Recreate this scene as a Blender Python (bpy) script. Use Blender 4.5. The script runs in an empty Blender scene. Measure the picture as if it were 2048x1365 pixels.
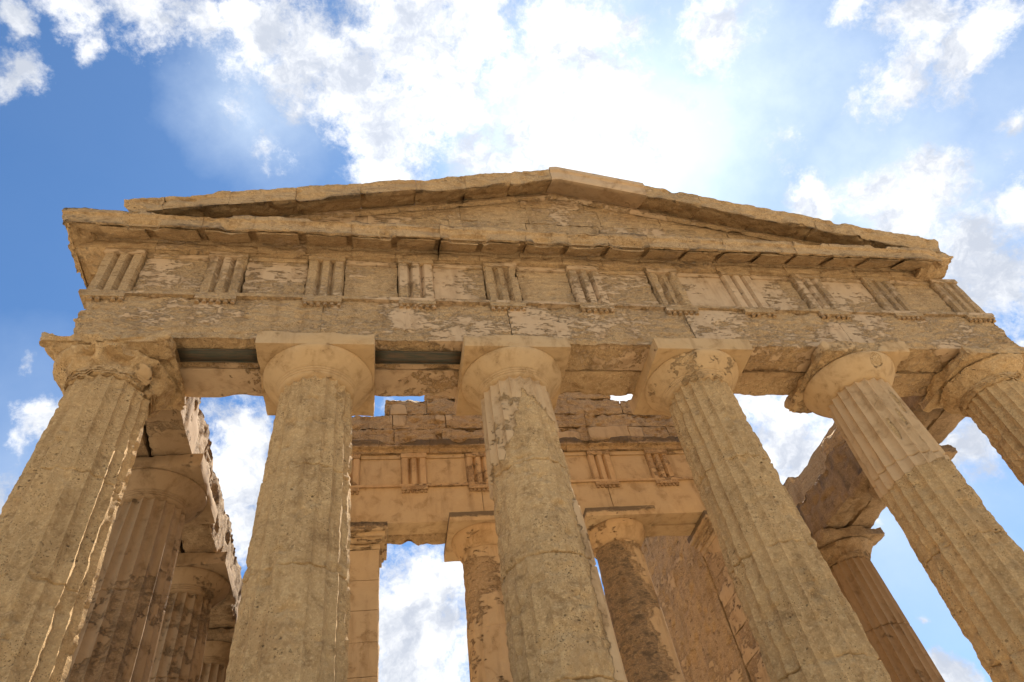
import bpy, math
import numpy as np
from mathutils import Matrix, Vector

scene = bpy.context.scene
COL = scene.collection
ZO = 9.7                       # height of the architrave's underside above the ground

# ------------------------------------------------------------------ camera
cam_data = bpy.data.cameras.new("camera")
cam = bpy.data.objects.new("camera", cam_data)
COL.objects.link(cam)
cam_data.sensor_width = 36.0
cam_data.lens = 23.868
cam_data.clip_start = 0.05
cam_data.clip_end = 3000.0
CR, CU, CF = (0.98142, -0.13815, -0.13315), (-0.01493, -0.74681, 0.66487), (0.19129, 0.65053, 0.735)
CU = (-0.01493, -0.74681, 0.66487)
M = Matrix(((CR[0], CU[0], -CF[0], -3.7514), (CR[1], CU[1], -CF[1], -7.1611),
            (CR[2], CU[2], -CF[2], -8.0691 + ZO), (0, 0, 0, 1)))
cam.matrix_world = M
scene.camera = cam

# ------------------------------------------------------------------ light and exposure
SUN = Vector((0.2795, 0.435, 0.8559)).normalized()
sun_el = math.asin(SUN.z)
sun_az = math.atan2(SUN.x, SUN.y)
sd = bpy.data.lights.new("sun", "SUN")
sd.energy = 4.2
sd.angle = math.radians(0.5)
sd.color = (1.0, 0.93, 0.82)
so = bpy.data.objects.new("sun", sd)
COL.objects.link(so)
so.location = (10, 20, 60)
so.rotation_euler = SUN.to_track_quat('Z', 'Y').to_euler()

scene.view_settings.view_transform = 'Standard'
scene.view_settings.look = 'None'
scene.view_settings.exposure = 1.78
scene.view_settings.gamma = 1.0
scene.render.engine = 'CYCLES'
scene.cycles.max_bounces = 6
scene.cycles.diffuse_bounces = 5
scene.cycles.use_denoising = True


class NT:
    """small node-tree writer"""
    def __init__(self, tree):
        self.t = tree
        tree.nodes.clear()

    def n(self, kind, **kw):
        nd = self.t.nodes.new(kind)
        for k, v in kw.items():
            setattr(nd, k, v)
        return nd

    def put(self, sock, v):
        if v is None:
            return
        if isinstance(v, bpy.types.NodeSocket):
            self.t.links.new(v, sock)
        else:
            if sock.type == 'RGBA' and len(v) == 3:
                v = (*v, 1.0)
            sock.default_value = v

    def math(self, op, a, b=None, c=None, clamp=False):
        nd = self.n('ShaderNodeMath', operation=op, use_clamp=clamp)
        self.put(nd.inputs[0], a); self.put(nd.inputs[1], b); self.put(nd.inputs[2], c)
        return nd.outputs[0]

    def vec(self, op, a, b=None, scale=None):
        nd = self.n('ShaderNodeVectorMath', operation=op)
        self.put(nd.inputs[0], a); self.put(nd.inputs[1], b)
        if scale is not None:
            self.put(nd.inputs['Scale'], scale)
        return nd.outputs['Value'] if op in ('DISTANCE', 'DOT_PRODUCT', 'LENGTH') else nd.outputs['Vector']

    def noise(self, v, scale, detail=4.0, rough=0.55, dist=0.0, color=False):
        nd = self.n('ShaderNodeTexNoise')
        self.put(nd.inputs['Vector'], v)
        nd.inputs['Scale'].default_value = scale
        nd.inputs['Detail'].default_value = detail
        nd.inputs['Roughness'].default_value = rough
        nd.inputs['Distortion'].default_value = dist
        return nd.outputs['Color'] if color else nd.outputs[0]

    def smooth(self, v, lo, hi, a=0.0, b=1.0):
        nd = self.n('ShaderNodeMapRange', interpolation_type='SMOOTHSTEP')
        self.put(nd.inputs[0], v)
        for i, x in enumerate((lo, hi, a, b)):
            self.put(nd.inputs[1 + i], x)
        return nd.outputs[0]

    def mix(self, f, a, b, mode='MIX'):
        nd = self.n('ShaderNodeMix', data_type='RGBA', blend_type=mode)
        self.put(nd.inputs[0], f); self.put(nd.inputs[6], a); self.put(nd.inputs[7], b)
        return nd.outputs[2]


# ------------------------------------------------------------------ sky: Nishita with broken cumulus
# cumulus cells: direction from the ground, angular size, density
CLOUDS = [(-0.348,0.289,0.892,0.044,0.9),(-0.286,0.294,0.912,0.048,0.9),(-0.223,0.304,0.926,0.041,0.9),(-0.154,0.299,0.942,0.059,1),(-0.089,0.334,0.938,0.064,1),(-0.031,0.366,0.93,0.071,1),(0.034,0.302,0.953,0.091,1),(0.01,0.423,0.906,0.062,1),(-0.003,0.469,0.883,0.046,1),(-0.103,0.387,0.916,0.042,0.7),(0.077,0.369,0.926,0.078,1),(0.118,0.275,0.954,0.056,1),(0.232,0.282,0.931,0.071,1),(0.284,0.324,0.903,0.057,0.95),(0.313,0.256,0.915,0.045,0.8),(0.227,0.435,0.871,0.097,1),(0.136,0.448,0.884,0.062,0.9),(0.333,0.396,0.856,0.076,0.7),(0.156,0.335,0.929,0.072,0.7),(0.284,0.382,0.879,0.075,0.8),(-0.403,0.349,0.846,0.027,0.9),(-0.409,0.302,0.861,0.025,0.8),(-0.34,0.337,0.878,0.026,0.8),(-0.171,0.388,0.906,0.069,0.42),(-0.148,0.446,0.883,0.066,0.45),(-0.186,0.349,0.918,0.044,0.42),(0.424,0.23,0.876,0.057,0.85),(0.393,0.223,0.892,0.038,0.7),(0.558,0.174,0.811,0.036,0.8),(0.622,0.178,0.763,0.055,0.95),(0.657,0.197,0.728,0.046,0.9),(0.612,0.241,0.754,0.045,0.8),(0.665,0.169,0.728,0.045,0.85),(0.589,0.265,0.763,0.025,0.7),(0.713,0.235,0.66,0.03,0.7),(0.712,0.277,0.645,0.033,0.55),(0.572,0.385,0.725,0.039,0.95),(0.623,0.363,0.693,0.04,0.95),(0.658,0.331,0.677,0.051,1),(0.651,0.367,0.665,0.048,1),(0.709,0.372,0.599,0.054,0.95),(0.729,0.399,0.556,0.049,1),(0.705,0.419,0.571,0.034,0.9),(0.734,0.326,0.595,0.049,0.75),(0.417,0.316,0.852,0.106,0.35),(0.517,0.347,0.783,0.104,0.3),(-0.418,0.622,0.662,0.023,0.62),(-0.393,0.679,0.62,0.034,0.9),(-0.416,0.691,0.591,0.028,0.75),(-0.427,0.733,0.529,0.033,0.9),(-0.417,0.725,0.548,0.028,0.75),(-0.184,0.74,0.646,0.05,1),(-0.185,0.778,0.6,0.062,1),(-0.175,0.822,0.543,0.046,1),(-0.225,0.721,0.656,0.019,0.7),(0.066,0.881,0.468,0.073,1),(0.052,0.909,0.413,0.097,1),(0.026,0.896,0.443,0.072,1),(0.101,0.857,0.505,0.041,0.9),(0.536,0.64,0.55,0.063,1),(0.56,0.654,0.509,0.049,1),(0.504,0.637,0.583,0.046,0.9),(0.701,0.558,0.444,0.037,1),(0.686,0.587,0.43,0.026,0.8),(0.647,0.72,0.252,0.031,0.9),(0.638,0.71,0.298,0.013,0.55),(0.614,0.667,0.422,0.014,0.5),(0.62,0.682,0.388,0.012,0.5),(0.288,0.832,0.473,0.039,0.7),(0.596,0.614,0.517,0.036,0.9),(0.741,0.441,0.506,0.032,0.6),(0.023,0.726,0.688,0.057,0.35),(0.343,0.675,0.654,0.064,1)]
world = bpy.data.worlds.new("World")
scene.world = world
world.use_nodes = True
w = NT(world.node_tree)
tc = w.n('ShaderNodeTexCoord').outputs['Generated']
wdir = w.vec('NORMALIZE', tc)
sky = w.n('ShaderNodeTexSky', sky_type='NISHITA', sun_disc=False)
sky.sun_elevation = sun_el
sky.sun_rotation = sun_az
sky.altitude = 100
sky.air_density = 1.0
sky.dust_density = 0.4
sky.ozone_density = 1.2
warp = w.vec('SCALE', w.vec('SUBTRACT', w.noise(wdir, 9.0, 5.0, 0.62, color=True), (0.5, 0.5, 0.5)), scale=0.11)
wd = w.vec('ADD', wdir, warp)
dens = None
for bx, by, bz, br, bw in CLOUDS:
    d = w.vec('DISTANCE', wd, (bx, by, bz))
    v = w.math('MULTIPLY_ADD', d, -1.0 / (br * 1.5), bw)
    dens = v if dens is None else w.math('MAXIMUM', dens, v)
# scattered cloud elsewhere in the sky (behind the viewer)
behind = w.math('SUBTRACT', w.noise(wdir, 2.6, 6.0, 0.6), 0.42)
sep = w.n('ShaderNodeSeparateXYZ'); w.put(sep.inputs[0], wdir)
behind = w.math('SUBTRACT', w.math('MULTIPLY', behind, 3.0), w.smooth(sep.outputs[1], -0.05, 0.14, 0.0, 4.0))
dens = w.math('MAXIMUM', dens, behind)
det = w.math('MULTIPLY_ADD', w.math('SUBTRACT', w.noise(wd, 95.0, 6.0, 0.7), 0.5), 0.30, w.noise(wdir, 27.0, 10.0, 0.70))
dd = w.math('ADD', dens, w.math('MULTIPLY', w.math('SUBTRACT', det, 0.5), 1.35))
mask = w.smooth(dd, 0.12, 0.70)
sunv = w.vec('DOT_PRODUCT', wdir, tuple(SUN))
near = w.math('POWER', w.math('MAXIMUM', sunv, 0.0), 14.0)
core = w.math('POWER', w.math('MAXIMUM', sunv, 0.0), 120.0)
body = w.noise(w.vec('ADD', wd, (0.0, 0.02, 0.0)), 13.0, 8.0, 0.62)
ccol = w.mix(w.smooth(body, 0.36, 0.62), (2.45, 2.65, 3.05), (4.3, 4.35, 4.45))
ccol = w.vec('SCALE', ccol, scale=w.math('MULTIPLY_ADD', near, 0.22, 0.95))
blue = w.mix(1.0, sky.outputs[0], (0.285, 0.455, 0.595), 'MULTIPLY')
# thin high haze spreading to the right of the sun
HAZE = [(-0.165, 0.40, 0.90, 0.13, 0.55), (0.417, 0.316, 0.852, 0.36, 0.95), (0.60, 0.36, 0.70, 0.28, 0.75), (0.25, 0.40, 0.88, 0.25, 0.8), (0.70, 0.30, 0.64, 0.24, 0.6), (0.60, 0.58, 0.55, 0.26, 0.45), (0.62, 0.66, 0.42, 0.34, 0.5), (-0.42, 0.70, 0.57, 0.2, 0.3)]
veil = None
for hx_, hy_, hz_, hr, hw in HAZE:
    v = w.math('MULTIPLY_ADD', w.vec('DISTANCE', wd, (hx_, hy_, hz_)), -hw / hr, hw)
    veil = v if veil is None else w.math('MAXIMUM', veil, v)
veil = w.math('MULTIPLY', w.math('MAXIMUM', veil, 0.02), w.smooth(w.noise(wdir, 5.0, 6.0, 0.6), 0.2, 0.7, 0.7, 1.5), clamp=True)
skyc = w.mix(veil, blue, (2.9, 3.45, 4.15))
glow = w.vec('SCALE', w.vec('ADD', (0.0, 0.0, 0.0), (2.4, 2.5, 2.6)), scale=w.math('MULTIPLY_ADD', near, 0.12, core))
skyc = w.vec('ADD', skyc, glow)
allsky = w.mix(mask, skyc, ccol)
bg = w.n('ShaderNodeBackground')
w.put(bg.inputs[0], allsky)
bg.inputs[1].default_value = 0.08
wo = w.n('ShaderNodeOutputWorld')
w.put(wo.inputs[0], bg.outputs[0])


# ------------------------------------------------------------------ materials
def stone_material(name, dark_rock, mid_rock, light_rock, stucco_a, stucco_b, stretch=2.2, bump=1.0, lace=1.0, relief=1.0):
    m = bpy.data.materials.new(name)
    m.use_nodes = True
    g = NT(m.node_tree)
    pos = g.n('ShaderNodeNewGeometry').outputs['Position']
    wear = g.n('ShaderNodeVertexColor', layer_name='wear').outputs[0]
    sp = g.n('ShaderNodeSeparateColor'); g.put(sp.inputs[0], wear)
    st, dk, tone = sp.outputs[0], sp.outputs[1], sp.outputs[2]
    flat = g.vec('MULTIPLY', pos, (1.0, 1.0, stretch))
    nL = g.noise(pos, 0.9, 4.0, 0.6)
    nM = g.noise(flat, 4.5, 8.0, 0.66, 0.3)
    nG = g.noise(flat, 13.0, 6.0, 0.70)
    nF = g.noise(pos, 34.0, 5.0, 0.78)
    vo = g.n('ShaderNodeTexVoronoi'); g.put(vo.inputs['Vector'], flat); vo.inputs['Scale'].default_value = 12.0
    zone = g.smooth(g.noise(pos, 1.7, 4.0, 0.6), 0.40, 0.62)
    pit = g.math('MULTIPLY', g.smooth(vo.outputs['Distance'], 0.36, 0.12), g.math('MULTIPLY', g.smooth(nG, 0.50, 0.62), zone))
    vo2 = g.n('ShaderNodeTexVoronoi'); g.put(vo2.inputs['Vector'], pos); vo2.inputs['Scale'].default_value = 36.0
    pit2 = g.math('MULTIPLY', g.smooth(vo2.outputs['Distance'], 0.32, 0.12), g.math('MULTIPLY', g.smooth(nM, 0.36, 0.52), g.math('MULTIPLY_ADD', zone, 0.8, 0.2)))
    stv = g.math('ADD', st, g.math('ADD', g.math('MULTIPLY', g.math('SUBTRACT', nM, 0.5), 0.95 * lace),
                                   g.math('MULTIPLY', g.math('SUBTRACT', nG, 0.5), 0.7 * lace * lace)))
    stm = g.smooth(stv, 0.475, 0.535)
    rim = g.math('MULTIPLY', g.smooth(stv, 0.44, 0.49), g.smooth(stv, 0.52, 0.49))
    rock = g.mix(g.smooth(nM, 0.30, 0.52), dark_rock, mid_rock)
    rock = g.mix(g.smooth(nG, 0.46, 0.74), rock, light_rock)
    rock = g.mix(g.smooth(nF, 0.50, 0.72, 0.0, 0.6), rock, tuple(min(1, c * 1.35) for c in light_rock))
    rock = g.mix(g.smooth(nL, 0.56, 0.72, 0.0, 0.6), rock, tuple(c * k for c, k in zip(mid_rock, (0.72, 0.68, 0.66))))
    rock = g.mix(g.smooth(nF, 0.44, 0.28, 0.0, 0.5), rock, tuple(c * 0.6 for c in dark_rock))
    rock = g.mix(g.math('MULTIPLY', g.math('MAXIMUM', pit, pit2), 0.85), rock, tuple(c * 0.35 for c in dark_rock))
    stu = g.mix(g.smooth(nL, 0.35, 0.65), stucco_a, stucco_b)
    nS = g.noise(pos, 3.2, 6.0, 0.65, 0.5)
    stu = g.mix(g.smooth(nS, 0.48, 0.70, 0.0, 0.65), stu, tuple(c * k for c, k in zip(stucco_b, (0.66, 0.60, 0.52))))
    stu = g.mix(g.smooth(nS, 0.46, 0.28, 0.0, 0.35), stu, tuple(min(1, c * 1.12) for c in stucco_a))
    crk = g.n('ShaderNodeTexVoronoi', feature='DISTANCE_TO_EDGE')
    g.put(crk.inputs['Vector'], g.vec('ADD', pos, g.vec('SCALE', g.noise(pos, 3.0, 4.0, 0.6, color=True), scale=0.25)))
    crk.inputs['Scale'].default_value = 1.3
    crack = g.math('MULTIPLY', g.smooth(crk.outputs['Distance'], 0.010, 0.002), g.smooth(nS, 0.56, 0.66))
    stu = g.mix(g.math('MULTIPLY', crack, 0.35), stu, tuple(c * 0.45 for c in dark_rock))
    spall = g.math('MULTIPLY', g.smooth(vo2.outputs['Distance'], 0.30, 0.10), g.smooth(nS, 0.52, 0.64))
    stu = g.mix(g.math('MULTIPLY', spall, 0.6), stu, dark_rock)
    stu = g.mix(g.smooth(nG, 0.52, 0.8, 0.0, 0.5), stu, tuple(c * 0.72 for c in stucco_a))
    stu = g.mix(g.smooth(nF, 0.6, 0.8, 0.0, 0.3), stu, tuple(c * 0.6 for c in stucco_b))
    col = g.mix(stm, rock, stu)
    col = g.mix(g.math('MULTIPLY', rim, 0.3), col, tuple(c * 0.5 for c in dark_rock))
    col = g.mix(tone, col, g.mix(1.0, col, (1.08, 0.88, 0.70), 'MULTIPLY'))
    streak = g.smooth(g.noise(g.vec('MULTIPLY', pos, (2.6, 2.6, 0.42)), 1.6, 5.0, 0.62), 0.50, 0.70, 0.0, 0.55)
    col = g.mix(streak, col, g.mix(1.0, col, (0.62, 0.57, 0.52), 'MULTIPLY'))
    vary = g.math('MULTIPLY_ADD', nL, 0.55, 0.72)
    col = g.vec('SCALE', col, scale=vary)
    dkv = g.math('ADD', dk, g.math('ADD', g.math('MULTIPLY', g.math('SUBTRACT', nM, 0.5), 0.9),
                                   g.math('MULTIPLY', g.math('SUBTRACT', nG, 0.5), 0.6)))
    dkm = g.smooth(dkv, 0.42, 0.78, 0.0, 0.85)
    col = g.mix(dkm, col, (0.095, 0.070, 0.047))
    h_rock = g.math('ADD', g.math('MULTIPLY', nM, 0.05), g.math('MULTIPLY', nG, 0.030))
    h_rock = g.math('MULTIPLY_ADD', h_rock, relief, 0.04 * (1 - relief))
    h_rock = g.math('ADD', h_rock, g.math('MULTIPLY', nF, 0.016))
    h_rock = g.math('SUBTRACT', h_rock, g.math('MULTIPLY', pit, 0.022))
    h_rock = g.math('SUBTRACT', h_rock, g.math('MULTIPLY', pit2, 0.008))
    h_st = g.math('ADD', g.math('MULTIPLY', nF, 0.0018), g.math('MULTIPLY', nG, 0.004))
    h_st = g.math('SUBTRACT', g.math('ADD', h_st, 0.058), g.math('MULTIPLY', g.math('MAXIMUM', spall, g.math('MULTIPLY', crack, 0.3)), 0.010))
    nd = g.n('ShaderNodeMix', data_type='FLOAT')
    g.put(nd.inputs[0], stm); g.put(nd.inputs[2], h_rock); g.put(nd.inputs[3], h_st)
    bp = g.n('ShaderNodeBump')
    bp.inputs['Strength'].default_value = 1.0
    bp.inputs['Distance'].default_value = bump
    g.put(bp.inputs['Height'], nd.outputs[0])
    bs = g.n('ShaderNodeBsdfPrincipled')
    g.put(bs.inputs['Base Color'], col)
    bs.inputs['Roughness'].default_value = 0.92
    bs.inputs['Specular IOR Level'].default_value = 0.2
    g.put(bs.inputs['Normal'], bp.outputs[0])
    out = g.n('ShaderNodeOutputMaterial')
    g.put(out.inputs[0], bs.outputs[0])
    return m


ROCK = stone_material("calcarenite", (0.27, 0.165, 0.075), (0.47, 0.31, 0.152), (0.58, 0.412, 0.225),
                      (0.50, 0.355, 0.21), (0.46, 0.315, 0.178), stretch=2.8)
SHAFT = stone_material("calcarenite_shaft", (0.30, 0.185, 0.080), (0.485, 0.318, 0.146), (0.61, 0.425, 0.212),
                       (0.53, 0.365, 0.198), (0.48, 0.322, 0.166), stretch=1.3, lace=0.7, relief=0.36)
CAP = stone_material("calcarenite_capital", (0.27, 0.165, 0.075), (0.465, 0.305, 0.145), (0.57, 0.405, 0.215),
                     (0.50, 0.34, 0.175), (0.44, 0.29, 0.14), stretch=1.5, lace=0.7, relief=0.7)
PORCH = stone_material("calcarenite_warm", (0.18, 0.115, 0.058), (0.45, 0.305, 0.158), (0.58, 0.415, 0.235),
                       (0.52, 0.372, 0.208), (0.46, 0.318, 0.168), lace=0.6)
BROWN_SHADE = stone_material("calcarenite_brown_shade", (0.17, 0.110, 0.058), (0.28, 0.188, 0.102), (0.36, 0.25, 0.142),
                       (0.32, 0.218, 0.122), (0.27, 0.18, 0.098), stretch=1.3, lace=0.6, relief=0.4)  # brown stone of the side rows and beams, darkened to imitate their deeper shade


def simple_material(name, build):
    m = bpy.data.materials.new(name)
    m.use_nodes = True
    g = NT(m.node_tree)
    bs = g.n('ShaderNodeBsdfPrincipled')
    build(g, bs)
    out = g.n('ShaderNodeOutputMaterial')
    g.put(out.inputs[0], bs.outputs[0])
    return m


def _metal(g, bs):
    pos = g.n('ShaderNodeNewGeometry').outputs['Position']
    n = g.noise(g.vec('MULTIPLY', pos, (1.0, 8.0, 8.0)), 3.0, 6.0, 0.6)
    g.put(bs.inputs['Base Color'], g.mix(g.smooth(n, 0.35, 0.7), (0.050, 0.055, 0.036), (0.13, 0.085, 0.045)))
    bs.inputs['Roughness'].default_value = 0.6
    bs.inputs['Metallic'].default_value = 0.2


def _dust(g, bs):
    pos = g.n('ShaderNodeNewGeometry').outputs['Position']
    a = g.noise(pos, 0.35, 6.0, 0.6)
    b = g.noise(pos, 6.0, 6.0, 0.65)
    c = g.mix(g.smooth(a, 0.35, 0.65), (0.37, 0.305, 0.22), (0.44, 0.37, 0.28))
    c = g.mix(g.smooth(b, 0.5, 0.75, 0.0, 0.5), c, (0.30, 0.215, 0.13))
    g.put(bs.inputs['Base Color'], c)
    bs.inputs['Roughness'].default_value = 0.95
    bp = g.n('ShaderNodeBump'); bp.inputs['Distance'].default_value = 0.05
    g.put(bp.inputs['Height'], b)
    g.put(bs.inputs['Normal'], bp.outputs[0])


METAL = simple_material("painted_steel", _metal)
DUST = simple_material("pale_dust", _dust)

# ------------------------------------------------------------------ numpy noise
M32 = np.uint64(0xFFFFFFFF)


def _hash(ix, iy, iz, seed):
    h = (ix * np.uint64(374761393) + iy * np.uint64(668265263) + iz * np.uint64(2147483647)
         + np.uint64(seed * 974634777 + 12345)) & M32
    h = ((h ^ (h >> np.uint64(13))) * np.uint64(1274126177)) & M32
    h = ((h ^ (h >> np.uint64(16))) * np.uint64(2246822519)) & M32
    h = h ^ (h >> np.uint64(15))
    return (h & M32).astype(np.float64) / 2147483647.5 - 1.0


def vnoise(P, seed):
    I = np.floor(P)
    F = P - I
    U = F * F * F * (F * (F * 6 - 15) + 10)
    I = (I.astype(np.int64) + 100000).astype(np.uint64)
    x, y, z = I[:, 0], I[:, 1], I[:, 2]
    one = np.uint64(1)
    u, v, t = U[:, 0], U[:, 1], U[:, 2]

    def L(a, b, k):
        return a + (b - a) * k
    c = [[_hash(x + np.uint64(i), y + np.uint64(j), z + np.uint64(k), seed) for i in (0, 1)] for k in (0, 1) for j in (0, 1)]
    a0 = L(L(c[0][0], c[0][1], u), L(c[1][0], c[1][1], u), v)
    a1 = L(L(c[2][0], c[2][1], u), L(c[3][0], c[3][1], u), v)
    return L(a0, a1, t)


def fbm(P, freq, octs, seed, gain=0.55):
    Q = P * np.asarray(freq, float)
    a, s, tot = 1.0, 0.0, 0.0
    for o in range(octs):
        s = s + a * vnoise(Q + 17.3 * o, seed + o * 7)
        tot += a
        Q = Q * 2.03
        a *= gain
    return s / tot * 1.5


def sstep(x, a, b):
    t = np.clip((x - a) / (b - a), 0, 1)
    return t * t * (3 - 2 * t)


# ------------------------------------------------------------------ mesh helpers
ROOT = {}


def root_of(o):
    while o.parent is not None:
        o = o.parent
    return o


def mk(name, pieces, mat, parent=None, sharp=42, smooth=True):
    """pieces: list of (V (n,3), [quads (m,4) or list of ngons ...], W (n,3)); one mesh object."""
    Vs, loops, starts, tots, Ws = [], [], [], [], []
    off, lo = 0, 0
    for V, Fs, W in pieces:
        Vs.append(V)
        Ws.append(W)
        for F in Fs:
            if isinstance(F, np.ndarray):
                k = F.shape[1]
                loops.append((F + off).ravel())
                starts.append(lo + np.arange(len(F)) * k)
                tots.append(np.full(len(F), k))
                lo += F.size
            else:
                loops.append(np.asarray(F) + off)
                starts.append(np.array([lo]))
                tots.append(np.array([len(F)]))
                lo += len(F)
        off += len(V)
    V = np.concatenate(Vs) + np.array([0, 0, ZO])
    W = np.concatenate(Ws)
    if parent is not None:
        V = V - np.array(ROOT[root_of(parent).name])
    loops = np.concatenate(loops).astype(np.int32)
    starts = np.concatenate(starts).astype(np.int32)
    tots = np.concatenate(tots).astype(np.int32)
    me = bpy.data.meshes.new(name)
    me.vertices.add(len(V))
    me.vertices.foreach_set('co', V.astype(np.float32).ravel())
    me.loops.add(len(loops))
    me.loops.foreach_set('vertex_index', loops)
    me.polygons.add(len(starts))
    me.polygons.foreach_set('loop_start', starts)
    me.polygons.foreach_set('loop_total', tots)
    me.update(calc_edges=True)
    me.validate()
    ca = me.color_attributes.new('wear', 'FLOAT_COLOR', 'POINT')
    rgba = np.ones((len(V), 4), np.float32)
    rgba[:, :3] = np.clip(W, 0, 1)
    ca.data.foreach_set('color', rgba.ravel())
    if smooth:
        me.polygons.foreach_set('use_smooth', np.ones(len(starts), bool))
        me.set_sharp_from_angle(angle=math.radians(sharp))
    me.materials.append(mat)
    o = bpy.data.objects.new(name, me)
    COL.objects.link(o)
    if parent is not None:
        o.parent = parent
    return o


def thing(name, label, cat, loc, group=None):
    o = bpy.data.objects.new(name, None)
    o.empty_display_size = 0.3
    COL.objects.link(o)
    L = (loc[0], loc[1], loc[2] + ZO)
    o.location = L
    ROOT[o.name] = L
    o['label'] = label
    o['category'] = cat
    o['kind'] = 'thing'
    if group:
        o['group'] = group
    return o


def orient(V, F, N):
    a, b, c = V[F[:, 0]], V[F[:, 1]], V[F[:, 2]]
    fn = np.cross(b - a, c - a)
    if (fn * N[F[:, 0]]).sum() < 0:
        F = F[:, ::-1]
    return F


def wearing(V, stucco=0.3, dark=0.0, tone=0.0, seed=1, sf=1.1, fn=None):
    """stucco / dark crust / warmth per vertex: patches with shapes of their own"""
    r = stucco + 0.24 * fbm(V, (sf, sf, sf * 1.5), 4, seed + 11)
    d = np.full(len(V), dark) + (0.22 * fbm(V, 0.9, 3, seed + 23) if dark > 0 else 0)
    W = np.stack([r, d, np.full(len(V), tone)], 1)
    if fn is not None:
        W = fn(V, W)
    return W


def weather(V, N, W, rough, seed, layered=2.0, hole=0.0):
    S = sstep(W[:, 0], 0.46, 0.56)
    mid = fbm(V, (4.0, 4.0, 4.0 * layered), 4, seed + 31)
    fine = fbm(V, (17, 17, 22), 2, seed + 37)
    d = (1 - S) * (-rough * (0.55 + 0.9 * mid) - rough * 0.35 * fine)
    if hole > 0:
        hb = fbm(V, (2.6, 2.6, 4.2), 3, seed + 41)
        d = d - (1 - S) * hole * sstep(hb, 0.25, 0.75)
    return d


def rough_box(x0, x1, y0, y1, z0, z1, res=0.05, rough=0.012, edge=0.02, seed=1, stucco=0.3, dark=0.0, tone=0.0,
              layered=2.0, hole=0.0, shape=None, wfn=None, sf=1.1, er=0.07, dom=None):
    n = [max(2, int(round((b - a) / res))) for a, b in ((x0, x1), (y0, y1), (z0, z1))]
    nx, ny, nz = n
    ii, jj, kk = np.meshgrid(np.arange(nx + 1), np.arange(ny + 1), np.arange(nz + 1), indexing='ij')
    surf = (ii == 0) | (ii == nx) | (jj == 0) | (jj == ny) | (kk == 0) | (kk == nz)
    idx = -np.ones(surf.shape, np.int64)
    idx[surf] = np.arange(surf.sum())
    lin = [np.linspace(a, b, k + 1) for (a, b), k in zip(((x0, x1), (y0, y1), (z0, z1)), n)]
    V = np.stack([lin[0][ii[surf]], lin[1][jj[surf]], lin[2][kk[surf]]], 1)
    N = np.zeros_like(V)
    for a, (q, m_) in enumerate(((ii, nx), (jj, ny), (kk, nz))):
        N[:, a] = (q[surf] == m_).astype(float) - (q[surf] == 0).astype(float)
    N /= np.linalg.norm(N, axis=1, keepdims=True)
    if dom is not None:      # faces that butt against a neighbour keep their outline
        q = N[:, dom] != 0
        e = np.zeros(3); e[dom] = 1
        N[q] = np.sign(N[q][:, dom])[:, None] * e
    F = []
    for a in range(3):
        for s in (0, -1):
            g = np.take(idx, 0 if s == 0 else idx.shape[a] - 1, axis=a)
            q = np.stack([g[:-1, :-1].ravel(), g[1:, :-1].ravel(), g[1:, 1:].ravel(), g[:-1, 1:].ravel()], 1)
            if (s == 0) != (a == 1):
                q = q[:, ::-1]
            F.append(q)
    # edge wear
    lo, hi = np.array([x0, y0, z0]), np.array([x1, y1, z1])
    dist = np.minimum(V - lo, hi - V)
    sd_ = np.sort(dist, axis=1)
    W = wearing(V, stucco, dark, tone, seed, sf, wfn)
    chip = np.clip(0.35 + 0.9 * fbm(V, 2.2, 4, seed + 3), 0, 2)
    wgt = np.exp(-(sd_[:, 1] / er) ** 2)
    inward = -np.sign(V - (lo + hi) / 2) * np.exp(-(dist / er) ** 2)
    D = inward * (edge * chip * wgt)[:, None]
    D = D + N * weather(V, N, W, rough, seed, layered, hole)[:, None]
    V2 = V + D
    if shape is not None:
        V2 = shape(V2)
    return V2, F, W


def resample(pts, res):
    out = []
    for i in range(len(pts)):
        a, b = np.array(pts[i], float), np.array(pts[(i + 1) % len(pts)], float)
        k = max(1, int(round(np.linalg.norm(b - a) / res)))
        for j in range(k):
            out.append(a + (b - a) * j / k)
    return np.array(out)


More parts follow.
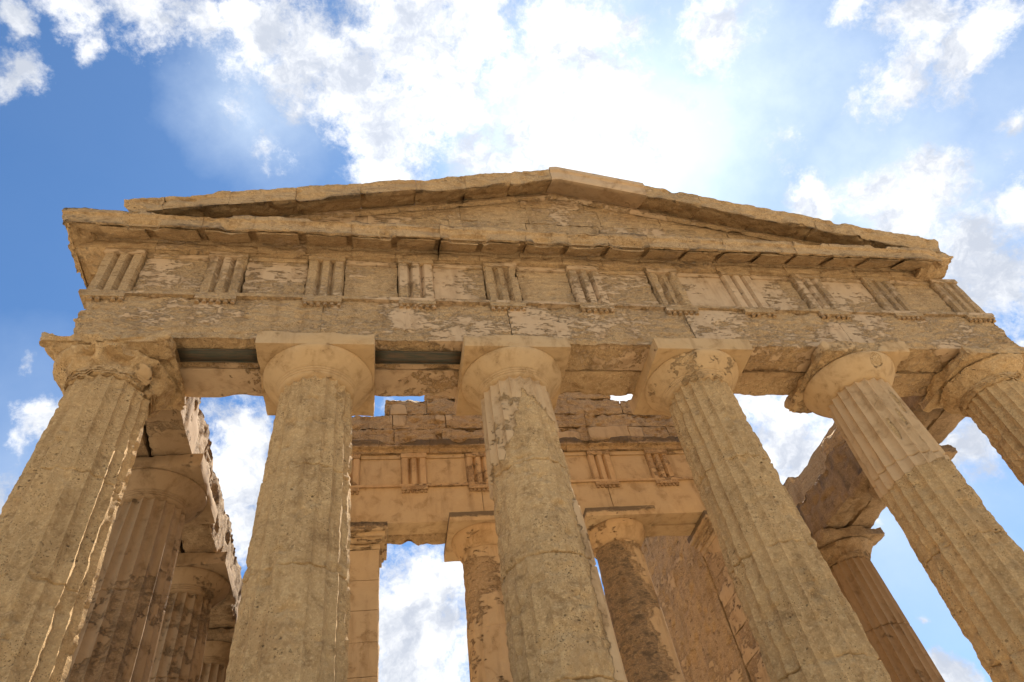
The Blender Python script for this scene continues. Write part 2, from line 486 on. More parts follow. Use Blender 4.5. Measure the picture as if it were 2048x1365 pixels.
def extrude(pts, s0, s1, res=0.05, rough=0.012, seed=1, stucco=0.3, dark=0.0, tone=0.0, slope=None, place=None,
            layered=2.0, hole=0.0, edge=0.0, wfn=None, post=None):
    """closed profile (d, z) swept along s; place maps (s, d, z) to the world"""
    p = resample(pts, res)
    k = len(p)
    tan = np.roll(p, -1, 0) - np.roll(p, 1, 0)
    tan /= np.linalg.norm(tan, axis=1, keepdims=True) + 1e-9
    area = 0.5 * np.sum(p[:, 0] * np.roll(p[:, 1], -1) - np.roll(p[:, 0], -1) * p[:, 1])
    nn = np.stack([tan[:, 1], -tan[:, 0]], 1) * (1 if area > 0 else -1)
    ns = max(1, int(round((s1 - s0) / res)))
    s = np.linspace(s0, s1, ns + 1)
    V = np.zeros((ns + 1, k, 3)); N = np.zeros_like(V)
    V[:, :, 0] = s[:, None]
    V[:, :, 1] = p[None, :, 0]
    V[:, :, 2] = p[None, :, 1]
    N[:, :, 1] = nn[None, :, 0]
    N[:, :, 2] = nn[None, :, 1]
    V = V.reshape(-1, 3); N = N.reshape(-1, 3)
    if slope is not None:
        V[:, 2] += slope(V[:, 0])
    W = wearing(V, stucco, dark, tone, seed, 1.1, wfn)
    V2 = V + N * weather(V, N, W, rough, seed, layered, hole)[:, None]
    if edge > 0:
        e = np.exp(-(np.minimum(V[:, 0] - s0, s1 - V[:, 0]) / 0.07) ** 2)
        V2 = V2 - N * (e * edge * np.clip(0.3 + fbm(V, 2.5, 3, seed + 5), 0, 2))[:, None]
    if post is not None:
        V2 = post(V2)
    g = np.arange((ns + 1) * k).reshape(ns + 1, k)
    gn = np.roll(g, -1, 1)
    F = np.stack([g[:-1].ravel(), gn[:-1].ravel(), gn[1:].ravel(), g[1:].ravel()], 1)
    F = orient(V, F, N)
    if place is not None:
        V2 = place(V2)
    return V2, [F, list(g[0]), list(g[-1][::-1])], W


def revolve(cx, cy, prof, nth, rough, seed, stucco, dark=0.0, tone=0.0, hole=0.0, wfn=None, res=0.04):
    """profile (r, z) from bottom to top round a vertical axis"""
    P = []
    for i in range(len(prof) - 1):
        a, b = np.array(prof[i]), np.array(prof[i + 1])
        k = max(1, int(round(np.linalg.norm(b - a) / res)))
        for j in range(k):
            P.append(a + (b - a) * j / k)
    P.append(np.array(prof[-1]))
    P = np.array(P)
    k = len(P)
    th = np.linspace(0, 2 * np.pi, nth, endpoint=False)
    tan = np.gradient(P, axis=0)
    nr, nz = tan[:, 1], -tan[:, 0]
    l = np.sqrt(nr ** 2 + nz ** 2) + 1e-9
    V = np.zeros((k, nth, 3)); N = np.zeros_like(V)
    V[:, :, 0] = cx + P[:, 0][:, None] * np.cos(th)
    V[:, :, 1] = cy + P[:, 0][:, None] * np.sin(th)
    V[:, :, 2] = P[:, 1][:, None]
    N[:, :, 0] = (nr / l)[:, None] * np.cos(th)
    N[:, :, 1] = (nr / l)[:, None] * np.sin(th)
    N[:, :, 2] = (nz / l)[:, None]
    V = V.reshape(-1, 3); N = N.reshape(-1, 3)
    W = wearing(V, stucco, dark, tone, seed, 1.1, wfn)
    V2 = V + N * weather(V, N, W, rough, seed, 1.5, hole)[:, None]
    g = np.arange(k * nth).reshape(k, nth)
    gn = np.roll(g, -1, 1)
    F = np.stack([g[:-1].ravel(), gn[:-1].ravel(), gn[1:].ravel(), g[1:].ravel()], 1)
    F = orient(V, F, N)
    return V2, [F, list(g[0][::-1]), list(g[-1])], W


ZB = -6.71       # stylobate level


def shaft(cx, cy, zt, rt, rb, seed, flute=0.036, er=0.02, soften=0.4, hole=0.04, stucco=0.2, dark=0.0, tone=0.0,
          nth=200, dz=0.032, joints=(-2.3, -3.75, -5.25), wfn=None, layered=1.6, zb=ZB, crack=0.05):
    z = list(np.arange(zb, zt, dz)) + [zt]
    for j in joints:
        z += [j - 0.02, j - 0.008, j, j + 0.008, j + 0.02]
    z = np.unique(np.round(z, 4))
    th = np.linspace(0, 2 * np.pi, nth, endpoint=False)
    Z, T = np.meshgrid(z, th, indexing='ij')
    t = (zt - Z) / (zt - zb)
    R = rt + (rb - rt) * t ** 0.9 + 0.012 * np.sin(np.pi * t)
    V = np.stack([cx + R * np.cos(T), cy + R * np.sin(T), Z], -1).reshape(-1, 3)
    N = np.stack([np.cos(T), np.sin(T), np.zeros_like(T)], -1).reshape(-1, 3)
    W = wearing(V, stucco, dark, tone, seed, 1.1, wfn)
    S = sstep(W[:, 0], 0.46, 0.56)
    u = ((T.ravel() * 20 / (2 * np.pi)) % 1.0) * 2 - 1
    blunt = np.clip(soften + 0.45 * fbm(V, (1.3, 1.3, 0.7), 3, seed + 51), 0.0, 0.9) * (1 - S)
    f = flute * (1 - u * u)
    f = f * (1 - blunt) + flute * 0.8 * blunt
    # arrises chipped by the weather
    chips = np.exp(-((1 - np.abs(u)) / 0.22) ** 2) * np.clip(fbm(V, (5, 5, 2.6), 4, seed + 61) + 0.12, 0, 1) * 0.022 * (1 - 0.8 * S)
    fineg = fbm(V, (14, 14, 18), 3, seed + 81)
    d = -f - chips + 0.36 * weather(V, N, W, er, seed, layered, hole) - (1 - S) * er * 0.22 * (0.5 + fineg)
    d = d - (1 - S) * 0.034 * sstep(fbm(V, (3.0, 3.0, 4.6), 4, seed + 91), 0.42, 0.85)
    for j in joints:
        wob = 0.012 * fbm(np.stack([N[:, 0], N[:, 1], np.full(len(V), j)], 1), 2.5, 2, seed + 71)
        gate = np.clip(0.65 + 0.8 * fbm(V, (2, 2, 0.2), 2, seed + 73), 0, 1)
        d = d - crack * gate * np.exp(-((V[:, 2] - j - wob) / 0.009) ** 2)
    V2 = V + N * d[:, None]
    g = np.arange(len(z) * nth).reshape(len(z), nth)
    gn = np.roll(g, -1, 1)
    F = np.stack([g[:-1].ravel(), gn[:-1].ravel(), gn[1:].ravel(), g[1:].ravel()], 1)
    F = orient(V, F, N)
    return V2, [F, list(g[0][::-1]), list(g[-1])], W


# ------------------------------------------------------------------ the temple's measures
X1, X2, X3 = 7.576, 4.681, 1.598
FX = [-X1, -X2, -X3, X3, X2, X1]
AX = 0.665                      # axis of the front row behind the architrave's face
HALF = 8.248
HT, HF = 1.028, 2.185           # top of taenia, top of frieze
HA = 0.27                       # abacus height


def echinus_profile(rn=0.545, r1=0.83, z0=-0.66, z1=-HA, rings=True):
    p = [(rn - 0.01, z0)]
    zz = z0 + 0.03
    if rings:
        for q in range(3):
            p += [(rn + 0.014 + q * 0.02, zz), (rn + 0.034 + q * 0.02, zz + 0.012), (rn + 0.034 + q * 0.02, zz + 0.022), (rn + 0.02 + q * 0.02, zz + 0.026)]
            zz += 0.03
    h = z1 - zz
    for s_, r_ in ((0.0, 0.03), (0.18, 0.25), (0.38, 0.50), (0.58, 0.73), (0.76, 0.90), (0.9, 0.985), (0.97, 1.0), (1.0, 0.97)):
        p.append((rn + (0.07 if rings else 0.03) + (r1 - rn - (0.07 if rings else 0.03)) * r_, zz + h * s_))
    return p


def abacus(cx, cy, hx, hy, top=-0.003, h=HA, **kw):
    return rough_box(cx - hx, cx + hx, cy - hy, cy + hy, top - h, top, **kw)


def doric(label, cx, cy, seed, sh, ec, ab, group, mat_s=SHAFT, mat_c=CAP, hx=0.862, hy=0.815, rt=0.555, rb=0.685,
          zn=-0.66, ha=HA, re=0.83, rings=True, nth_e=120):
    t = thing('doric_column', label, 'column', (cx, cy, ZB), group)
    mk('shaft', [shaft(cx, cy, zn, rt, rb, seed, **sh)], mat_s, t, sharp=50)
    mk('echinus', [revolve(cx, cy, echinus_profile(rt - 0.01, re, zn, -ha - 0.003, rings), nth_e, seed=seed + 100, **ec)], mat_c, t, sharp=60)
    mk('abacus', [abacus(cx, cy, hx, hy, h=ha, seed=seed + 200, **ab)], mat_c, t)
    return t


GF = 'columns across the temple front'


def col1_cap(V, W):
    # a surviving plaster patch on the inner side of the bell
    q = np.exp(-(((V[:, 0] + 7.05) / 0.22) ** 2 + ((V[:, 1] - 0.3) / 0.35) ** 2 + ((V[:, 2] + 0.52) / 0.22) ** 2))
    W[:, 0] = W[:, 0] * 0.5 + 0.52 * q
    return W


doric('badly eroded corner column with a crumbling capital, at the left end of the front', -X1, AX, 1,
      dict(er=0.022, soften=0.0, hole=0.03, stucco=0.02, flute=0.064),
      dict(rough=0.05, stucco=0.2, hole=0.11, wfn=col1_cap, dark=0.05), dict(res=0.045, rough=0.035, edge=0.12, stucco=0.1, hole=0.06, dark=0.12, er=0.14),
      GF, hx=0.88)
doric('pitted worn column with smooth square capital block, between the two dark beams', -X2, AX, 2,
      dict(er=0.022, soften=0.18, hole=0.02, stucco=0.04, flute=0.056),
      dict(rough=0.016, stucco=0.84, hole=0.03, dark=0.10), dict(res=0.04, rough=0.02, edge=0.024, er=0.05, stucco=0.74), GF)


def col3_st(V, W):
    dx = (V[:, 0] + X3) / 0.5
    zc = -1.15 - 1.15 * np.clip(-dx, 0, 1) - 0.4 * np.clip(dx, 0, 1) + 0.35 * fbm(V, 2.2, 4, 78)
    W[:, 0] = W[:, 0] + 0.62 * sstep(V[:, 2] - zc, -0.3, 0.2)
    q = sstep(V[:, 0], -X3 + 0.40, -X3 + 0.52) * sstep(-V[:, 2], 2.6, 2.9)
    W[:, 0] = W[:, 0] + 0.55 * q
    return W


doric('column with crisp plastered capital and fluted neck above a badly pitted shaft', -X3, AX, 3,
      dict(er=0.038, soften=0.42, hole=0.07, stucco=0.02, wfn=col3_st, flute=0.052),
      dict(rough=0.014, stucco=0.86, hole=0.02, dark=0.10), dict(res=0.04, rough=0.02, edge=0.020, er=0.05, stucco=0.78), GF)


def col4_st(V, W):
    W[:, 0] = W[:, 0] + 0.22 * sstep(V[:, 2], -2.3, -0.9)
    return W


doric('fluted column with plaster scraps under a soiled brown capital, right of the middle', X3, AX, 4,
      dict(er=0.026, soften=0.0, hole=0.05, stucco=0.12, wfn=col4_st, flute=0.064),
      dict(rough=0.010, stucco=0.7, hole=0.03, dark=0.26), dict(res=0.05, rough=0.008, edge=0.014, stucco=0.75), GF)


def col5_st(V, W):
    zc = -2.45 + 0.10 * fbm(V, 2.0, 3, 77) + 0.22 * (V[:, 0] - X2)
    W[:, 0] = 0.1 + 0.9 * sstep(V[:, 2] - zc, -0.05, 0.05) + 0.25 * (W[:, 0] - 0.15)
    ang = np.arctan2(V[:, 1] - AX, V[:, 0] - X2)
    for a0, z0, sa, sz in ((-2.05, -1.75, 0.09, 0.30), (-1.62, -1.55, 0.06, 0.26), (-1.3, -1.2, 0.05, 0.5), (-1.5, -2.1, 0.12, 0.16)):
        W[:, 0] -= 0.75 * np.exp(-((ang - a0) / sa) ** 2 - ((V[:, 2] - z0) / sz) ** 2)
    return W


def col5_ec(V, W):
    ang = np.arctan2(V[:, 1] - AX, V[:, 0] - X2)
    W[:, 0] -= 0.85 * np.exp(-((ang + 1.45) / 0.20) ** 2 - ((V[:, 2] + 0.42) / 0.14) ** 2)
    return W


doric('column with a smooth plastered upper shaft ending in a ragged line', X2, AX, 5,
      dict(er=0.028, soften=0.0, hole=0.05, stucco=0.1, wfn=col5_st, flute=0.062),
      dict(rough=0.02, stucco=1.0, wfn=col5_ec), dict(res=0.045, rough=0.02, edge=0.07, stucco=0.5, er=0.10), GF, rings=False)
doric('heavily pitted corner column cut by the right edge of the photo', X1, AX, 6,
      dict(er=0.036, soften=0.1, hole=0.06, stucco=0.02, flute=0.055),
      dict(rough=0.05, stucco=0.08, hole=0.10, dark=0.06), dict(res=0.045, rough=0.03, edge=0.07, stucco=0.15, hole=0.05, er=0.12), GF)

FY = [3.55, 6.66, 9.86, 13.06, 16.26, 19.46, 22.66]
ordl = ['nearest', 'second nearest', 'third', 'fourth', 'fifth', 'sixth', 'farthest']
for side, sx in (('left', -1), ('right', 1)):
    for k, y in enumerate(FY[:5] if sx < 0 else FY[:4]):
        far = k > 2
        if sx < 0:
            lab = f'{ordl[k]} shaded reddish column of the left side row, behind the left corner column'
            sh = dict(er=0.010, soften=0.1, hole=0.02, stucco=0.60, tone=0.0, dark=0.14, flute=0.06, nth=160 if not far else 100, dz=0.06 if not far else 0.12)
            ec = dict(rough=0.012, stucco=0.7, tone=0.0)
            ab = dict(res=0.06, rough=0.014, edge=0.035, stucco=0.6, tone=0.0)
        else:
            if k == 1:
                lab = 'slender fluted reddish column under the broken beam, seen behind the right plastered column'
            elif k == 0:
                lab = 'column of the right side row right behind the right corner column'
            else:
                lab = f'{ordl[k]} column of the right side row, counted from the corner'
            sh = dict(er=0.008, soften=0.05, hole=0.012, stucco=0.72, tone=0.1, flute=0.06, nth=200 if not far else 100, dz=0.05 if not far else 0.12)
            ec = dict(rough=0.045, stucco=0.15, hole=0.09, dark=0.12)
            ab = dict(res=0.06, rough=0.025, edge=0.09, stucco=0.2, dark=0.15, er=0.13)
        doric(lab, sx * X1, y, 20 + k + (40 if sx > 0 else 0), sh, ec, ab, f'columns of the {side} side row', mat_s=BROWN_SHADE, mat_c=BROWN_SHADE, hy=0.862, nth_e=90 if not far else 60)

# ------------------------------------------------------------------ front entablature
ent = thing('entablature', 'weathered stone beam and carved frieze across the temple front, under the gable', 'entablature', (0, 0.6, 0))
bx = [-HALF, -X2 + 0.02, -X3 - 0.02, X3 + 0.03, X2 - 0.02, HALF]


def arch_bottom_worn(V, k):
    return V


for k in range(5):
    cov = [0.40, 0.47, 0.47, 0.49, 0.46][k]

    def eat(V, k=k):
        # broken left end of the first block, crumbled lower arrises
        if k == 0:
            q = np.exp(-((V[:, 0] + HALF) / 0.18) ** 2)
            V = V.copy()
            V[:, 0] += q * np.clip(0.08 + 0.16 * fbm(V, (1.5, 1.5, 3.5), 3, 301), 0, 0.4)
        return V
    mk('architrave_block', [rough_box(bx[k] + 0.002, bx[k + 1] - 0.002, 0.0, 0.63, 0.0, HT - 0.075, res=0.024, rough=0.032, edge=0.007,
                                      seed=310 + k, stucco=cov, layered=3.2, hole=0.012, dark=0.10, shape=eat, sf=1.5, er=0.035, dom=1)], ROCK, ent)
    mk('rear_architrave_block', [rough_box(bx[k] + 0.004, bx[k + 1] - 0.004, 0.645, 1.28, -0.012, HT + 0.02, res=0.05, rough=0.02, edge=0.03,
                                           seed=320 + k, stucco=[0.62, 0.6, 0.25, 0.45, 0.4][k], hole=0.05 if k in (2, 3) else 0.02)], ROCK, ent)
tae = [(-0.05, HT - 0.072), (-0.05, HT), (0.3, HT), (0.3, HT - 0.072)]
mk('taenia', [extrude(tae, bx[k] + 0.002 - (0.05 if k == 0 else 0), bx[k + 1] - 0.002 + (0.05 if k == 4 else 0), res=0.03, rough=0.006, seed=330 + k,
                      stucco=0.5, hole=0.01) for k in range(5)], ROCK, ent)
TX = [0.0] * 11
TX[0], TX[10] = -HALF + 0.31, HALF - 0.31
for i, k in enumerate((2, 4, 6, 8)):
    TX[k] = FX[i + 1]
for k in range(1, 10, 2):
    TX[k] = (TX[k - 1] + TX[k + 1]) / 2


def gutta(x, y, zt, seed, mat, parent, sz=1.0):
    a = np.linspace(0, 2 * np.pi, 10, endpoint=False)
    r0, r1, h = 0.031 * sz, 0.036 * sz, 0.062 * sz
    v0 = np.stack([x + r0 * np.cos(a), y + r0 * np.sin(a), np.full(10, zt)], 1)
    v1 = np.stack([x + r1 * np.cos(a), y + r1 * np.sin(a), np.full(10, zt - h)], 1)
    V = np.concatenate([v0, v1])
    V = V + 0.006 * fbm(V, 14, 2, seed)[:, None]
    i = np.arange(10); j = (i + 1) % 10
    F = np.stack([i, i + 10, j + 10, j], 1)
    W = np.tile([0.45, 0.05, 0.2], (20, 1))
    return mk('gutta', [(V, [F[:, ::-1], list(range(10))[::-1], list(range(10, 20))], W)], mat, parent, sharp=50)


def regula(x, y, zt, seed, mat, parent, wdt=0.62, skip=(), dark=0.0, tone=0.0):
    r = mk('regula', [rough_box(x - wdt / 2, x + wdt / 2, y - 0.055, y + 0.02, zt - 0.095, zt, res=0.025, rough=0.002, edge=0.004, seed=seed, stucco=0.4, er=0.04, tone=tone)], mat, parent)
    for q in range(6):
        if q in skip:
            continue
        gutta(x - wdt / 2 + 0.045 + q * (wdt - 0.09) / 5, y - 0.012, zt - 0.094, seed * 7 + q, mat, r)
    return r


def triglyph(x, yf, z0, z1, seed, mat, parent, wdt=0.62, stucco=0.4, rough=0.012, tone=0.0, hole=0.015):
    h = wdt / 2
    gw, dp = 0.05, 0.088
    zc = z1 - 0.12
    pts = [(-h, 0.28), (-h, dp * 0.6), (-h + 0.03, 0.0), (-h + 0.03 + 0.115, 0.0)]
    c1 = -wdt / 6
    pts += [(c1 - gw, 0.0), (c1, dp), (c1 + gw, 0.0)]
    pts += [(-c1 - gw, 0.0), (-c1, dp), (-c1 + gw, 0.0), (h - 0.03, 0.0), (h, dp * 0.6), (h, 0.28)]
    pts.pop(3)

    def place(V):   # (s, d, z) -> s is height, d is x, z is depth
        return np.stack([V[:, 1] + x, V[:, 2] + yf, V[:, 0]], 1)

    def wf(V, W):
        return W
    # weather noise must see world coordinates: shift the seed by the triglyph's place
    body = extrude(pts, z0 + 0.002, zc, res=0.03, rough=rough, seed=seed, stucco=stucco, tone=tone, place=place, hole=hole)
    cap = rough_box(x - h - 0.008, x + h + 0.008, yf - 0.022, yf + 0.25, zc + 0.001, z1, res=0.035, rough=0.006, edge=0.012, seed=seed + 1, stucco=0.5, er=0.03, tone=tone)
    return mk('triglyph', [body, cap], mat, parent, sharp=35)


TST = [0.25, 0.38, 0.42, 0.42, 0.35, 0.55, 0.42, 0.62, 0.62, 0.52, 0.5]
for k, x in enumerate(TX):
    regula(x, -0.05 + 0.045, HT - 0.074, 400 + k, ROCK, ent, skip=((0, 3) if k in (0, 7) else (2,) if k == 8 else ()))
    triglyph(x, -0.012, HT, HF, 420 + k * 3, ROCK, ent, stucco=TST[k], rough=0.018 if k in (1, 4, 6) else 0.007, hole=0.04 if k in (1, 4, 6) else 0.015)
MST = [0.42, 0.46, 0.36, 0.56, 0.42, 0.6, 0.62, 0.48, 0.56, 0.36]
for k in range(10):
    a, b = TX[k] + 0.31, TX[k + 1] - 0.31
    p1 = rough_box(a + 0.003, b - 0.003, 0.075, 0.32, HT + 0.002, HF - 0.115, res=0.026, rough=0.024, edge=0.004, seed=460 + k, stucco=MST[k], layered=2.4)
    p2 = rough_box(a + 0.012, b - 0.012, 0.045, 0.32, HF - 0.112, HF - 0.004, res=0.035, rough=0.006, edge=0.01, seed=480 + k, stucco=0.55, er=0.03)
    mk('metope', [p1, p2], ROCK, ent)
mk('frieze_backing', [rough_box(-HALF + 0.05, HALF - 0.05, 0.33, 1.2, HT + 0.03, HF + 0.3, res=0.2, rough=0.02, edge=0.04, seed=499, stucco=0.3)], ROCK, ent)

# cornice blocks with their mutules
GEI = [(0.55, HF + 0.002), (-0.035, HF + 0.002), (-0.05, HF + 0.16), (-0.03, HF + 0.235), (-0.07, HF + 0.27), (-0.47, HF + 0.02), (-0.48, HF - 0.02), (-0.535, HF - 0.02),
       (-0.545, HF + 0.17), (-0.59, HF + 0.20), (-0.60, HF + 0.29), (-0.57, HF + 0.335), (0.55, HF + 0.33)]
MUT = [(-0.08, HF + 0.262), (-0.455, HF + 0.028), (-0.455, HF - 0.035), (-0.08, HF + 0.198)]
PG = 0.595


def cornice_row(edges, mutx, mat, parent, seed, place, end_fn=None, dark=0.31, hole=0.03, mw=0.335):
    for k in range(len(edges) - 1):
        a, b = edges[k] + 0.0015, edges[k + 1] - 0.0015
        hl = hole * (1.3 if (k + seed) % 5 == 3 else 1.0)

        def wf(V, W):
            # dark crust creeps along the drip edge and the crown
            e = np.exp(-((V[:, 2] - (HF + 0.33)) / 0.06) ** 2) * 0.35 + np.exp(-((V[:, 2] - HF) / 0.05) ** 2 - ((V[:, 1] + 0.52) / 0.06) ** 2) * 0.25
            W[:, 1] += e
            return W
        blk = mk('cornice_block', [extrude(GEI, a, b, res=0.035, rough=0.022, seed=seed + k, stucco=0.28, dark=dark, place=place, hole=hl, edge=0.010, wfn=wf,
                                           post=end_fn)], mat, parent)
        for x in mutx:
            if a - 0.01 <= x < b:
                mk('mutule', [extrude(MUT, x - mw, x + mw, res=0.035, rough=0.016, seed=seed + 60 + k, stucco=0.3, dark=dark, place=place, hole=hl * 0.6, edge=0.012,
                                      post=end_fn)], mat, blk)


mutx = []
for k in range(10):
    mutx += [TX[k], (TX[k] + TX[k + 1]) / 2]
mutx.append(TX[10])
edges = [-HALF - PG] + [(mutx[i] + mutx[i + 1]) / 2 + 0.03 for i in range(len(mutx) - 1)] + [HALF - 0.45]


def break_right(V):
    V = V.copy()
    q = sstep(V[:, 0], HALF - 1.0, HALF - 0.15)
    V[:, 1] += q * (0.12 + 0.16 * fbm(V, 2.2, 4, 707)) * (V[:, 1] < 0.2)
    V[:, 2] += q * 0.10 * fbm(V, 2.7, 4, 717)
    V[:, 0] += q * 0.12 * fbm(V, 3.0, 4, 727)
    c1 = np.stack([V[:, 0], V[:, 1] * 0, V[:, 2] * 0], 1)
    loss = sstep(fbm(c1, 1.3, 3, 741), 0.18, 0.62)
    front = sstep(-V[:, 1], 0.38, 0.52)
    low = sstep(HF + 0.16 - V[:, 2], 0.0, 0.14)
    V[:, 1] += 0.13 * loss * front * low
    V[:, 2] += 0.07 * loss * front * low
    loss2 = sstep(fbm(c1, 1.7, 3, 747), 0.22, 0.62)
    V[:, 2] -= 0.10 * loss2 * front * sstep(V[:, 2], HF + 0.2, HF + 0.33)
    V[:, 1] += 0.06 * loss2 * front * sstep(V[:, 2], HF + 0.2, HF + 0.33)
    ql = np.exp(-((V[:, 0] + HALF + PG) / 0.15) ** 2)
    V[:, 0] += ql * np.clip(0.0 + 0.07 * fbm(V, 3.0, 3, 737), 0, 1)
    return V


cornice_row(edges, mutx, ROCK, ent, 500, None, break_right)

GCORE = [(0.50, HF + 0.02), (0.02, HF + 0.02), (0.02, HF + 0.30), (-0.10, HF + 0.275), (-0.44, HF + 0.062), (-0.44, HF + 0.26), (0.50, HF + 0.30)]
mk('cornice_core', [extrude(GCORE, -HALF - 0.4, HALF - 0.5, res=0.2, rough=0.0, seed=598, stucco=0.2, dark=0.2)], ROCK, ent)

# two dark steel beams set into the underside of the architrave
for (xa, xb, lab) in ((-X1 + 0.86, -X2 - 0.86, 'dark painted steel beam under the stone lintel, beside the left corner capital'),
                      (-X2 + 0.86, -X3 - 0.86, 'dark painted steel beam under the stone lintel, between the two smooth square capitals')):
    t = thing('steel_beam', lab, 'beam', ((xa + xb) / 2, 0.345, -0.035), 'steel beams under the lintel')
    W0 = lambda p: (p[0], p[1], np.tile([0.5, 0, 0], (len(p[0]), 1)))
    mk('web', [W0(rough_box(xa, xb, 0.23, 0.46, -0.030, -0.012, res=0.2, rough=0.0, edge=0.0))], METAL, t, smooth=False)
    for ya in (0.215, 0.462):
        mk('flange', [W0(rough_box(xa, xb, ya, ya + 0.013, -0.040, -0.012, res=0.2, rough=0.0, edge=0.0))], METAL, t, smooth=False)

# ------------------------------------------------------------------ pediment
ped = thing('pediment', 'low triangular stone gable crowning the temple front', 'pediment', (0, 0.3, HF + 0.33))
APX, APZ, SL = -0.09, 5.02, 0.268


def topline(x):
    return APZ - SL * np.abs(x - APX)


# tympanum wall of large blocks, cut to the slope
pieces = []
ty0 = HF + 0.335
row = 0
z = ty0
rng = np.random.default_rng(5)
while z < APZ - 0.2:
    z2 = z + 0.62
    xm = (APZ - 0.06 - z) / SL
    x = -xm
    cuts = [-xm]
    c = -xm + 0.9 + 0.5 * (row % 2)
    while c < xm - 0.5:
        cuts.append(c)
        c += 1.35 + 0.25 * rng.random()
    cuts.append(xm)
    for a, b in zip(cuts[:-1], cuts[1:]):
        def cut(V):
            V = V.copy()
            V[:, 2] = np.minimum(V[:, 2], topline(V[:, 0]) - 0.07)
            V[:, 2] = np.maximum(V[:, 2], ty0 - 0.01)
            V[:, 0] = np.clip(V[:, 0], -7.6, 7.5)
            return V
        pieces.append(rough_box(APX + a + 0.002, APX + b - 0.002, 0.06, 0.5, z + 0.001, z2 - 0.001, res=0.032, rough=0.026, edge=0.006,
                                seed=int(600 + row * 31 + (a + 20) * 7), stucco=0.40, shape=cut, layered=2.6, dom=1))
    z = z2
    row += 1
mk('tympanum', pieces, ROCK, ped)

RAK = [(-0.55, 0.0), (-0.585, -0.04), (-0.585, -0.10), (-0.55, -0.14), (-0.55, -0.34), (-0.53, -0.41), (-0.46, -0.39), (0.055, -0.05), (0.7, -0.05), (0.7, 0.10)]
RAKS = [(-0.55, 0.03), (-0.60, 0.0), (-0.60, -0.11), (-0.55, -0.14), (-0.55, -0.36), (-0.53, -0.41), (-0.46, -0.39), (0.055, -0.05), (0.7, -0.05), (0.7, 0.12)]
MOU = [(0.058, -0.052), (-0.02, -0.085), (-0.035, -0.20), (0.02, -0.235), (0.058, -0.24)]


def rake_break(V):
    V = V.copy()
    c1 = np.stack([V[:, 0], V[:, 1] * 0, V[:, 2] * 0], 1)
    old = 1 - sstep(V[:, 0], APX - 0.3, APX - 0.15) * sstep(-V[:, 0], -1.8, -1.7)
    rel = V[:, 2] - topline(V[:, 0])
    fr = sstep(-V[:, 1], 0.36, 0.52) * old
    la = sstep(fbm(c1, 1.4, 3, 831), 0.2, 0.65)
    V[:, 2] -= 0.05 * la * fr * sstep(rel, -0.2, 0.0)
    lb = sstep(fbm(c1, 1.2, 3, 841), 0.15, 0.6)
    V[:, 1] += 0.07 * lb * fr * sstep(-rel, 0.16, 0.36)
    V[:, 2] += 0.03 * lb * fr * sstep(-rel, 0.16, 0.36)
    for xe, sg, s_ in ((-8.08, 1, 811), (7.95, -1, 821)):
        q = sstep(sg * (xe - V[:, 0]), -0.9, 0.0)
        V[:, 2] += q * 0.10 * fbm(V, 2.6, 4, s_)
        V[:, 0] += sg * q * np.clip(0.10 + 0.25 * fbm(V, 2.4, 3, s_ + 3), 0, 0.6)
    return V


lcuts = [-8.1, -7.45, -6.4, -5.3, -4.15, -3.1, -2.1, -1.15, APX - 0.16]
rcuts = [APX - 0.16 + 0.004, 1.75, 2.9, 4.1, 5.3, 6.6, 7.95]
for cuts, s0 in ((lcuts, 640), (rcuts, 660)):
    for k, (a, b) in enumerate(zip(cuts[:-1], cuts[1:])):
        smooth_new = s0 == 660 and k == 0
        def wf(V, W, k=k):
            W[:, 1] += 0.28 * np.exp(-((V[:, 2] - topline(V[:, 0]) + 0.40) / 0.05) ** 2)
            return W
        off = 0.012 * math.sin(k * 2.3 + s0)
        mk('raking_cornice', [extrude(RAKS if smooth_new else RAK, a + 0.0015, b - 0.0015, res=0.04, rough=0.004 if smooth_new else 0.024, seed=s0 + k,
                                      stucco=0.8 if smooth_new else 0.24, dark=0.0 if smooth_new else 0.28, slope=lambda x, o=off: topline(x) + o,
                                      hole=0.0 if smooth_new else 0.06, edge=0.0 if smooth_new else 0.014, wfn=None if smooth_new else wf, post=rake_break)], ROCK, ped)
mk('raking_cornice', [rough_box(7.36, 8.10, -0.50, 0.55, HF + 0.04, HF + 0.86, res=0.04, rough=0.05, edge=0.12, seed=671, stucco=0.05, dark=0.2, hole=0.10, er=0.12)], ROCK, ped)
for a, b, s0 in ((-7.4, APX, 680), (APX, 7.3, 690)):
    mk('raking_moulding', [extrude(MOU, a + 0.003, b - 0.003, res=0.04, rough=0.014, seed=s0, stucco=0.42, slope=topline, hole=0.04)], ROCK, ped)

